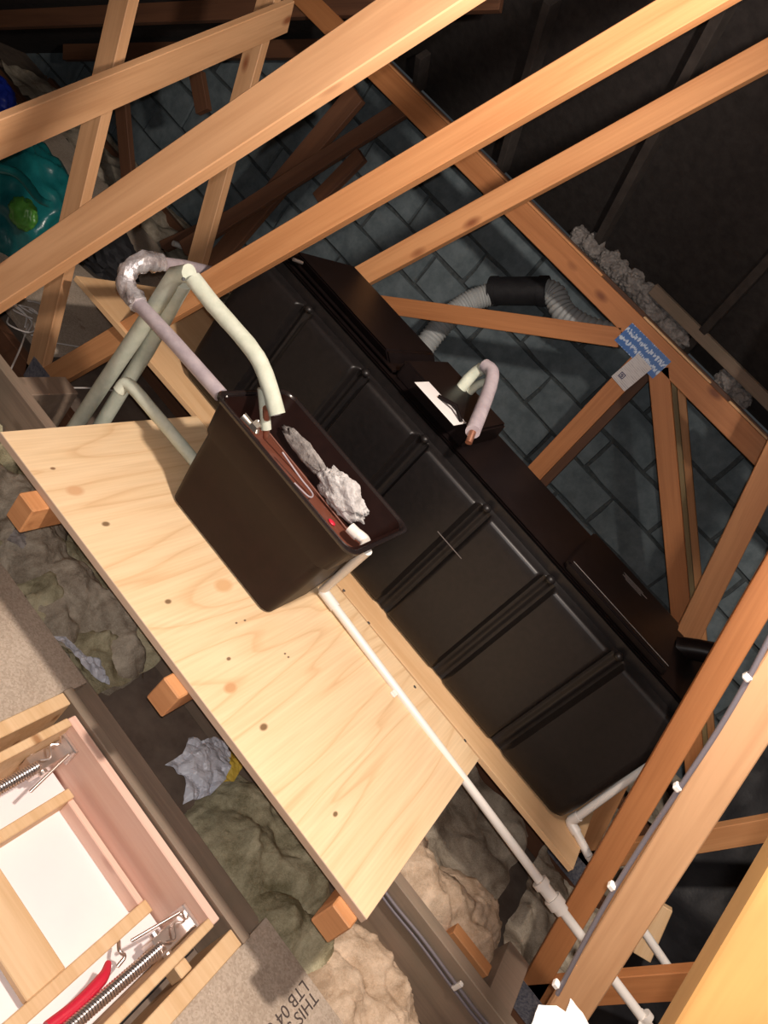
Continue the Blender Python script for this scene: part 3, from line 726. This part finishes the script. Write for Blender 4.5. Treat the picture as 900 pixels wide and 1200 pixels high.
rws = [rrect(*q_[:4], q_[4], q_[5]) for q_ in lp]; n = len(rws[0]); V = [v for r in rws for v in r]; F = [(i * n + k, i * n + (k + 1) % n, (i + 1) * n + (k + 1) % n, (i + 1) * n + k) for i in range(len(rws) - 1) for k in range(n)]
make('rim', V, F, 'rim', st, smooth=True, auto=60)
wv = rrect(-.690, -.292, 1.326, 1.544, .565, .026); wo = make('water', wv, [tuple(range(len(wv)))], 'water', st); wo['label'] = 'reddish brown water surface'
def at_in(x, y, z): return az(x, y, z)
tube('float_arm', smooth_path([az(331, 530, .60), az(352, 560, .585), az(366, 578, .58), az(362, 582, .578), az(345, 566, .575)], 5), .0022, 'greyfoam', st, 8)
tube('copper_edge', [az(316, 508, .595), az(370, 575, .575), az(413, 628, .57)], .002, 'browndull', st, 8)
blob('red_mark', az(389, 612, .568), (.012, .008, .003), 'red', st, 2, .1)
tag(blob('wool_clump', ay(401, 580, 1.528), (.078, .020, .044), 'woolbright', sub=5, amp=.30, freq=1.8, fine=.3, ridged=False, seed=5), 'pale grey fluffy clump inside the far right corner of the header tank', 'insulation', kind='stuff')
tag(blob('dust_streak', ay(358, 530, 1.545), (.085, .006, .022), 'woolwhite', sub=4, amp=.3, freq=2.4, fine=.2), 'thin grey fluff streaked along the inside back of the header tank', 'insulation', kind='stuff')
# ball valve body at the left
v = thing('ball_valve', az(297, 497, .63), 'shiny metal ball valve inside the left end of the header tank', 'valve')
tube('valve_body', [az(284, 487, .64), az(300, 505, .63)], lambda u: .011 if u < .5 else .008, 'brass', v, 12)
tube('nut', [az(296, 496, .64), az(302, 503, .638)], .014, 'brass', v, 6)
tube('inlet', [az(303, 492, .645), az(300, 508, .62)], .006, 'brass', v, 10)

# ================================================================ INSULATED PIPES
t = thing('green_foam_pipe', az(325, 487, .69), 'long pale green foam-lagged pipe looping from floor over the header tank', 'pipe')
apex = ay(216, 322, 1.36)
f1 = smooth_path([ay(325, 486, 1.40), ay(314, 448, 1.395), ay(297, 412, 1.39), ay(250, 357, 1.375), ay(226, 326, 1.36)], 6)
o = tube('foam_lagging', f1, .0195, 'foam', t, 18, cap=True, wob=.06)
tube('foam_lagging', [ay(222, 320, 1.36), ay(206, 322, 1.37), ay(170, 378, 1.43), ay(120, 452, 1.48), ay(75, 520, 1.50)], .021, 'foam', t, 18, wob=.06)
tube('foam_lagging', [ay(216, 330, 1.395), ay(207, 345, 1.42), ay(172, 410, 1.50), ay(140, 462, 1.54), ay(105, 520, 1.55)], .021, 'foam', t, 18, wob=.06)
dd = (f1[0] - f1[2]).normalized(); tube('ring_end', [f1[0], f1[0] + dd * .0008], .0115, 'greyfoam', t, 18); tube('ring_core', [f1[0], f1[0] + dd * .0014], .0085, 'pvc', t, 18)
tube('riser', [ay(312, 478, 1.40), az(312, 512, .60)], .0085, 'copper', t, 12)
tube('riser_lagging', [ay(308, 455, 1.41), az(312, 503, .63)], .013, 'foam', t, 12, wob=.1)
tube('hole', [ay(214.5, 327, 1.343), ay(215.5, 327, 1.335)], .004, 'darkrubber', t, 8)
t = thing('feed_pipe', az(190, 490, .42), 'pale foam-lagged pipe running across the plywood into the header tank side', 'pipe')
tube('foam_lagging', smooth_path([az(149, 452, .43) - Vector((.012, 0, .03)), az(150, 450, .43), az(176, 478, .43), az(222, 533, .41), az(240, 556, .405)], 6), .0165, 'foam', t, 16, wob=.06)
t = thing('grey_lagged_pipe', ay(262, 465, 1.36), 'grey-lilac lagged pipe with silver taped elbow above the header tank', 'pipe')
e1, e2 = ay(149, 336, 1.47), ay(172, 306, 1.50)
tube('grey_lagging', [ay(259, 463, 1.33), ay(205, 402, 1.335), ay(152, 345, 1.36)], .0175, 'greyfoam', t, 16, wob=.05)
tube('pipe_core', [ay(262.5, 467, 1.327), ay(259, 463, 1.33)], .010, 'paper', t, 12)
tube('silver_tape', smooth_path([ay(163, 357, 1.355), ay(148, 336, 1.36), ay(152, 318, 1.37), ay(168, 306, 1.40), ay(186, 308, 1.46)], 6), .0235, 'foil', t, 20, wob=.35)
tube('grey_lagging', [ay(180, 308, 1.45), ay(215, 312, 1.60), ay(262, 322, 1.85), ay(300, 335, 2.0)], .0175, 'greyfoam', t, 16, wob=.05)

# ================================================================ WHITE OVERFLOW PIPES
t = thing('overflow_pipe', az(430, 640, .62), 'long white overflow pipe running from the header tank across the plywood', 'pipe')
r_ = .0115
tube('pipe', [az(427, 641, .62) + Vector((.012, 0, 0)), az(378, 692, .378)], r_, 'pvc', t, 16)
pst = az(378, 692, .378); pe = ay(655, 1062, 1.54); pe2 = pe + (pe - pst) * .45
tube('pipe', [pst, pst + (pe - pst) * .06], r_ * 1.25, 'pvc', t, 16)
tube('pipe', [pst, pe, pe2], r_, 'pvc', t, 16)
tube('elbow', smooth_path([az(413, 622, .60), az(422, 628, .605), az(428, 634, .60), az(427, 643, .61)], 5), r_ * 1.15, 'pvc', t, 16)
tube('tank_connector', [az(410, 618, .60), az(420, 628, .602)], r_ * 1.3, 'pvc', t, 8)
d = (pe - pst).normalized(); cpl = ay(643, 1047, 1.54)
for s0, s1, rr in ((-.035, -.02, 1.75), (-.02, .012, 1.35), (.012, .035, 1.9), (.035, .05, 1.5)):
    tube('coupling', [cpl + d * s0, cpl + d * s1], r_ * rr, 'pvc', t, 18)
q = pst + d * (cpl - pst).length * .35
box('pipe_clip', q.x - .008, q.x + .008, q.y - .028, q.y - .006, .3605, .366, 'pvc', t, .001)
def saddle(p, d, parent, r=.0115, m='pvc'):
    tube('pipe_clip', [p - d * .007, p + d * .007], r * 1.45, m, parent, 14)
    beam('clip_foot', p - Vector((0, .026, .012)), p + Vector((0, .026, -.012)), .014, .006, m, parent, side=(0, 0, 1))
t2 = thing('tank_overflow_pipe', az(664, 958, .38), 'white overflow pipe leaving the right end of the big black tank', 'pipe')
c_ = az(664, 958, .376)
c_ = ay(669, 963, 1.775); vt = ay(756, 899, 1.775); vt2 = c_ + (vt - c_) * 1.6
tube('pipe', [vt2, c_], r_, 'pvc', t2, 16); tube('pipe', [vt2, Vector((TX1 - .05, vt2.y, vt2.z))], r_, 'pvc', t2, 16)
far = ay(790, 1152, c_.y - .15)
f2 = az(795, 1152, .22)
tube('pipe', [c_, az(690, 1003, .365)], r_, 'pvc', t2, 16)
tube('elbow', smooth_path([c_ + (vt - c_).normalized() * .03, c_, c_ + (az(690, 1003, .365) - c_).normalized() * .03], 4), r_ * 1.25, 'pvc', t2, 16)
p7, p8 = az(755, 1092, .33), az(800, 1158, .31)
tube('pipe', [az(690, 1003, .365), p7, p8 + (p8 - p7) * .3], r_, 'pvc', t2, 16)
saddle(az(793, 1148, .312), (p8 - p7).normalized(), t2)
saddle(pe + (ay(757, 1192, 1.54) - pe) * 1.0, d, t)

# ================================================================ CABLES
def cablealong(name, pts, r, m, label):
    return tag(tube(name, smooth_path(pts, 5), r, m, None, 8), label, 'cable')
yb_ = 1.03
ca = thing('clipped_cable', ay(800, 915, yb_), 'pair of grey cables clipped along the edge of the web at lower right', 'cable')
for off in (-5,):
    tube('cable', smooth_path([ay(915 - off, 712, 1.045), ay(872 - off, 795, 1.045), ay(835 - off, 858, 1.045), ay(792 - off * .7, 925, 1.045), ay(755 - off, 978, 1.05), ay(716 - off, 1040, 1.05), ay(683 - off, 1098, 1.05), ay(648 - off, 1165, 1.05)], 5), .0040, 'cable', ca, 8)
for (cx_, cy_) in ((871, 792), (789, 921), (712, 1037), (647, 1152)):
    p = ay(cx_ + 5, cy_ + 2, 1.045); box('cable_clip', p.x - .006, p.x + .005, p.y - .006, p.y + .008, p.z - .005, p.z + .005, 'pvc', ca, .002)
cb = thing('joist_cable', (.5, 1.41, .02), 'twin grey cables clipped along the face of the grey joist', 'cable')
for dz in (0, .016):
    tube('cable', smooth_path([ay(x_, y_, 1.409) + Vector((0, 0, dz)) for x_, y_ in ((420, 1010), (455, 1060), (490, 1103), (532, 1160), (560, 1196), (600, 1240))], 5), .0042, 'cable', cb, 8)
p = ay(533, 1157, 1.407); box('cable_clip', p.x - .006, p.x + .006, p.y - .006, p.y + .005, p.z - .006, p.z + .026, 'pvc', cb, .002)
cablealong('white_cable', [az(5, 450, 0), az(14, 430, .02), az(25, 405, .03), az(33, 380, .03)], .003, 'whitecable', 'thin white cable rising beside the left web foot')
cablealong('white_cable', [az(30, 454, -.03), az(60, 455, -.02), az(110, 455, -.02), az(160, 462, -.03)], .003, 'whitecable', 'thin white cable lying behind the left cross timber')
cablealong('white_cable', [az(66, 402, .01), az(90, 406, .01), az(118, 412, .01)], .0025, 'whitecable', 'thin white cable on the dusty chipboard between the left webs')
tv, tf = [], []
for k in range(7):
    a = random.uniform(0, 6.28); c = az(14 + k * 5, 372 + (k % 3) * 6, .03)
    g1 = tubegeo(smooth_path([c + Vector((.05 * math.cos(a + j * 1.3), .05 * math.sin(a + j * 1.3), .012 * j)) for j in range(4)], 5), .003, 6)
    tv, tf = merge((tv, tf), g1)
tag(make('cable_tangle', tv, tf, 'whitecable', smooth=True), 'tangle of thin white cables at the left edge under the broad web', 'cable')

# ================================================================ FLEXIBLE DUCT
t = thing('extract_duct', ay(560, 380, 3.2), 'white corrugated extract duct with black coupling against the block wall', 'duct')
dp = smooth_path([ay(470, 445, 3.0), ay(493, 412, 3.05), ay(520, 378, 3.1), ay(548, 355, 3.15), ay(580, 343, 3.2)], 30)
def rip(nr): return lambda u: .049 * (1 + .07 * math.sin(u * nr * 6.283))
tube('corrugated_hose', dp, rip(38), 'duct', t, 24)
dp = smooth_path([ay(634, 340, 3.2), ay(649, 345, 3.2), ay(662, 368, 3.18), ay(690, 385, 3.17), ay(730, 395, 3.16)], 26)
tube('corrugated_hose', dp, rip(20), 'duct', t, 24)
for (a, b, rr) in ((577, 640, .060), (575, 583, .064), (632, 642, .064)):
    tube('coupling', [ay(a, 341, 3.2), ay(b, 341, 3.2)], rr, 'blacksheet', t, 24)

# ================================================================ INSULATION
rz = lambda x, y: 0
field('glass_wool', -1.30, -.43, 1.125, 1.41, lambda x, y: -.075 + .10 * max(0, billow(x, y, 9, 1)) * min(1, max(0, (-.38 - x) * 7)) + .01, 'woolgreen', 'old grey-green glass wool between joists left of the dark gap', .008)
puffs('glass_wool', [(-.98, 1.30, -.02, .10, .08, .06), (-.86, 1.24, -.02, .09, .07, .06), (-.72, 1.27, -.03, .08, .07, .06), (-.60, 1.33, -.03, .07, .06, .05), (-1.1, 1.22, -.02, .1, .08, .06), (-.5, 1.30, -.05, .05, .05, .05), (-.66, 1.19, -.05, .06, .04, .04)], 'wool', 'puffs of grey-brown glass wool under the left edge of the plywood shelf')
puffs('glass_wool', [(.10, 1.24, -.04, .10, .07, .05), (.22, 1.30, -.03, .08, .07, .06), (.02, 1.33, -.06, .08, .06, .05), (.16, 1.35, -.05, .1, .05, .05)], 'woolgreen', 'dark greenish glass wool lump beside the white carrier bag')
puffs('glass_wool', [(.26, 1.19, -.03, .075, .055, .05), (.33, 1.22, -.04, .06, .05, .05)], 'woolgreen', 'shiny yellow-green glass wool roll below the right bearer end')
puffs('glass_wool', [(.46, 1.21, -.05, .10, .07, .05), (.60, 1.25, -.05, .12, .08, .06), (.74, 1.30, -.06, .1, .07, .05), (.50, 1.33, -.05, .12, .06, .05), (.7, 1.2, -.07, .1, .05, .05), (.88, 1.26, -.06, .1, .08, .06)], 'wooltan', 'pale tan mineral wool in front of the grey joist at bottom centre')
puffs('glass_wool', [(.42, 1.58, .0, .10, .08, .07), (.55, 1.62, -.02, .11, .08, .07), (.62, 1.70, -.02, .1, .08, .06), (.34, 1.66, -.02, .1, .08, .06), (.66, 1.60, .01, .06, .04, .04), (.5, 1.55, .02, .07, .04, .05)], 'wooltan', 'tan mineral wool heaped between the plywood corner and the orange web')
field('glass_wool', -1.25, .70, 1.70, 2.22, lambda x, y: -.07 + .05 * billow(x, y, 7, 3), 'wool', 'dark glass wool on the floor in the shade beneath the tank', .02)
field('glass_wool', .74, 1.9, 1.70, 2.22, lambda x, y: -.05 + .07 * billow(x, y, 7, 6), 'wool', 'brown glass wool right of the tank, seen beyond the orange web', .016)
field('glass_wool', .95, 1.9, 1.16, 1.62, lambda x, y: -.06 + .07 * billow(x, y, 7, 8), 'wooltan', 'tan wool beside the white pipes at the bottom right', .016)
field('glass_wool', -3.9, 1.9, 2.30, 2.83, lambda x, y: -.06 + .06 * billow(x, y, 6, 9), 'wool', 'dim glass wool strip behind the big black tank', .03)
field('glass_wool', -3.9, 1.9, 2.97, 3.46, lambda x, y: -.06 + .06 * billow(x, y, 6, 2), 'wool', 'dim glass wool strip at the foot of the block wall', .03)
lumps('cavity_wool', [(-.92 + .075 * i + random.uniform(-.02, .02), WY - .05, 1.355 + random.uniform(-.015, .02) - (.02 if i > 6 else 0), .07, .05, .05) for i in range(9)] + [(-.03, WY - .05, 1.35, .05, .04, .05), (.05, WY - .05, 1.34, .05, .04, .04)],
      'woolwhite', 'pale fluffy cavity wool spilling over the head of the block wall')

# ================================================================ CLUTTER
def crumple(name, loc, size, m, parent=None, seed=1, sub=4, sharp=.55):
    bm = bmesh.new(); bmesh.ops.create_icosphere(bm, subdivisions=sub, radius=1)
    for v in bm.verts:
        p = v.co.copy(); q = p * 1.6 + Vector((seed * 2.1, seed, 0))
        d = noise.cell(q * 2.2) * .18 + abs(noise.noise(q * 2.1)) * 1.1 - .3 + .35 * abs(noise.noise(q * 5))
        p *= 1 - sharp * d; v.co = Vector((p.x * size[0], p.y * size[1], max(p.z, -.6) * size[2]))
    me = bpy.data.meshes.new(name); bm.to_mesh(me); bm.free(); me.materials.append(MT[m])
    o = bpy.data.objects.new(name, me); COL.objects.link(o); l = Vector(loc)
    if parent: o.parent = parent; l -= wloc(parent)
    o.location = l; return o
def film(name, outline, m, parent=None, amp=.02, z=0.0, seed=0, label=None, cat=None, freq=22):
    """crumpled plastic film: outline points (world xy) filled with a creased surface and a real thickness"""
    bm = bmesh.new(); vs2 = [bm.verts.new((x_, y_, 0)) for x_, y_ in outline]; bm.faces.new(vs2)
    bmesh.ops.triangulate(bm, faces=bm.faces[:])
    for _ in range(5): bmesh.ops.subdivide_edges(bm, edges=[e for e in bm.edges if e.calc_length() > .009], cuts=1); bmesh.ops.triangulate(bm, faces=bm.faces[:])
    cxm = sum(p[0] for p in outline) / len(outline); cym = sum(p[1] for p in outline) / len(outline)
    rm = max(math.hypot(p[0] - cxm, p[1] - cym) for p in outline)
    for v in bm.verts:
        q = Vector((v.co.x * freq + seed, v.co.y * freq, seed)); rr = math.hypot(v.co.x - cxm, v.co.y - cym) / rm
        v.co.z = z + amp * (1.3 * (1 - rr) + 1.1 * abs(noise.noise(q)) + .5 * abs(noise.noise(q * 2.4)))
    c = Vector((cxm, cym, z))
    for v in bm.verts: v.co -= c
    me = bpy.data.meshes.new(name); bm.to_mesh(me); bm.free(); me.materials.append(MT[m])
    o = bpy.data.objects.new(name, me); COL.objects.link(o)
    if parent: o.parent = parent; c = c - wloc(parent)
    o.location = c; s = o.modifiers.new('t', 'SOLIDIFY'); s.thickness = .0012
    if label: tag(o, label, cat)
    return o
def outl(pts, z): return [(az(x_, y_, z).x, az(x_, y_, z).y) for x_, y_ in pts]
bag = thing('carrier_bag', az(238, 900, -.02), 'crumpled white carrier bag on the dark floor by the plywood edge', 'bag')
film('bag_film', outl([(193, 897), (210, 887), (218, 868), (232, 872), (250, 864), (266, 872), (270, 890), (262, 915), (243, 935), (216, 941), (212, 912)], .0), 'bagwhite', bag, .025, -.01, 3)
film('yellow_side', outl([(266, 876), (275, 880), (284, 898), (276, 914), (262, 914), (268, 892)], .0), 'bagyellow', bag, .015, -.015, 5)
film('bag_scrap', outl([(62, 746), (76, 748), (98, 775), (112, 776), (128, 803), (118, 801), (96, 788), (84, 770)], -.01), 'bagwhite', None, .014, -.012, 8, 'scrap of white plastic film lying at the shadowed chipboard edge', 'plastic scrap', 40)
film('paper_scrap', outl([(5, 638), (14, 625), (34, 617), (37, 630), (24, 648), (8, 640)], .0), 'woolwhite', None, .012, .01, 9, 'torn pale scrap beside the left bearer end', 'paper scrap', 40)
# teal bag with green print at top left
tb = thing('teal_sack', ay(40, 240, 1.98), 'glossy teal plastic sack with green print at the left edge', 'bag')
blob('sack', ay(22, 246, 2.02), (.27, .17, .24), 'teal', tb, 5, .16, 2.2, 3, True)
tube('sack_fold', smooth_path([ay(-10, 195, 1.84), ay(22, 205, 1.83), ay(45, 232, 1.83), ay(60, 240, 1.84)], 6), lambda u: .018 * (1 - .4 * u), 'teal', tb, 12, wob=.15)
blob('green_print', ay(27, 250, 1.87), (.06, .035, .05), 'green', tb, 4, .22, 2, 4, True)
tag(blob('blue_tub', ay(-8, 112, 2.1), (.09, .07, .07), 'blue', None, 4, .25, 2, 2, True), 'deep blue plastic bundle at the top left edge behind the brace', 'bundle')
tag(crumple('black_holdall', az(120, 318, .05) + Vector((-.12, .06, .04)), (.20, .13, .10), 'blackbag', seed=4, sharp=.3), 'black soft holdall on the floor beyond the tank board', 'bag')
tag(tube('white_offcut', [az(203, 285, .05), az(224, 293, .05)], .014, 'pvc', None, 10), 'short white plastic pipe offcut on the floor beside the upright web', 'offcut')
# black polythene at lower right
o = field('black_polythene', 1.02, 2.6, 1.72, 3.44, lambda x, y: .03 + .10 * min(1, (x - 1.02) * 3) + .95 * max(0, y - 2.45) + .03 * billow(x, y, 5, 4), 'blacksheet', 'black polythene sheet lying over the wool at the right edge', .02, 'sheeting')
# white paper at bottom edge
film('white_paper', outl([(618, 1205), (626, 1180), (645, 1182), (655, 1190), (660, 1174), (676, 1190), (692, 1212), (650, 1230)], .64), 'paper', None, .010, .64, 2, 'bright white crumpled paper at the bottom edge over the cabled web foot', 'paper', 14)

# ================================================================ LOFT HATCH
h = thing('loft_hatch', (-.12, .7, -.03), 'open pine-framed loft hatch opening with spring arms at bottom left', 'hatch')
XL, XR, YF = -.392, .142, 1.040      # inner faces of lining
YN = .20
# trim boards round the opening
box('trim_board', -.452, .212, 1.042, 1.066, -.119, .022, 'greywood', h)
box('trim_board', -.450, -.418, .19, 1.041, -.119, .018, 'pine', h)
box('trim_board', .172, .210, .19, 1.041, -.119, .018, 'pine', h)
# lining boards
box('lining_board', XL, XR, 1.018, 1.038, -.16, .012, 'pinkpine', h)
box('lining_board', XL - .002, XL + .018, YN, 1.017, -.16, .014, 'pine', h)
box('lining_board', XR - .018, XR + .002, YN, 1.017, -.16, .014, 'pine', h)
box('lining_board', XL, XR, YN - .02, YN - .001, -.16, .012, 'pinkpine', h)
box('packing_block', .145, .170, .90, .93, -.03, .010, 'pine', h)
box('packing_block', .145, .170, .60, .63, -.03, .010, 'pine', h)
pn = box('hatch_panel', XL + .02, XR - .02, YN + .01, 1.012, -.150, -.128, 'white_panel', h); pn['label'] = 'white painted hatch panel'
# hinge brackets and springs
for s, bx in ((0, -.352), (1, .100)):
    br = box('bracket', bx - .020, bx + .020, .925, 1.016, -.085, -.040, 'steel', h, .002)
    box('bracket_plate', bx - .03, bx + .03, 1.008, 1.017, -.075, -.02, 'steel', h, .002)
    tube('pivot', [(bx - .028, .945, -.055), (bx + .028, .945, -.055)], .010, 'steel', h, 12)
    for q in (-.016, .016): tube('rivet', [(bx + q, 1.004, -.045), (bx + q, 1.009, -.045)], .005, 'brass', h, 8)
    tube('hook_wire', smooth_path([(bx - .02, 1.0, -.02), (bx - .004, .985, -.012), (bx - .012, .968, -.016), (bx + .01, .955, -.02), (bx + .002, .94, -.028)], 5), .0025, 'steel', h, 6)
    side = 1 if s else -1
    tube('arm', [(bx - side * .022, 1.0, -.03), (bx - side * .045, .90, -.055)], .0035, 'steel', h, 8)
    p0 = Vector((bx + (.004 if s else .008), .94, -.045)); p1 = Vector((bx + (-.030 if s else .010), .30, -.062))
    L = (p1 - p0).length; ex = (p1 - p0).normalized(); ey = ex.cross(Vector((0, 0, 1))).normalized(); ez = ex.cross(ey)
    coils = 110; pts = []
    for k in range(coils * 8):
        a = k / 8 * 2 * math.pi; pts.append(p0 + ex * (L * k / (coils * 8)) + ey * (.0115 * math.cos(a)) + ez * (.0115 * math.sin(a)))
    tube('spring', pts, .0026, 'steel', h, 5)
    tube('spring_core', [p0, p1], .0045, 'darkrubber', h, 8)
tube('catch', smooth_path([(.04, .90, -.09), (.055, .885, -.08), (.07, .89, -.085), (.075, .87, -.09)], 4), .004, 'steel', h, 8)

# folded ladder on the panel
TREADS = (.752, .51, .27)
ld = thing('folding_ladder', (-.12, .6, -.129), 'pale wooden folding ladder section lying on the white hatch panel', 'ladder')
zl = -.078
L1a, L1b = az(0, 982, zl), az(74, 933, zl)
R1a, R1b = az(40, 1184, zl), az(182, 1050, zl)
xs1, xs2 = (L1a.x + L1b.x) / 2, (R1a.x + R1b.x) / 2
ytop = (L1b.y + R1b.y) / 2
box('stile', xs1 - .012, xs1 + .012, YN + .03, ytop, zl - .05, zl, 'pine', ld)
box('stile', xs2 - .014, xs2 + .014, YN + .03, ytop, zl - .05, zl, 'pine', ld)
box('end_rail', xs1 + .0121, xs2 - .0141, ytop - .016, ytop - .001, zl - .05, zl - .006, 'pinkpine', ld)
for yc in TREADS:
    box('tread', xs1 + .0121, xs2 - .0141, yc - .042, yc + .042, zl - .035, zl - .016, 'pine', ld)
# red strap
tag(tube('red_strap', smooth_path([az(127, 1128, -.07), az(122, 1143, -.062), az(108, 1160, -.06), az(85, 1182, -.06), az(55, 1205, -.06)], 6), lambda u: .006 + .006 * min(1, u * 3), 'red', None, 10), 'red curved plastic strap lying over the white hatch panel', 'strap')
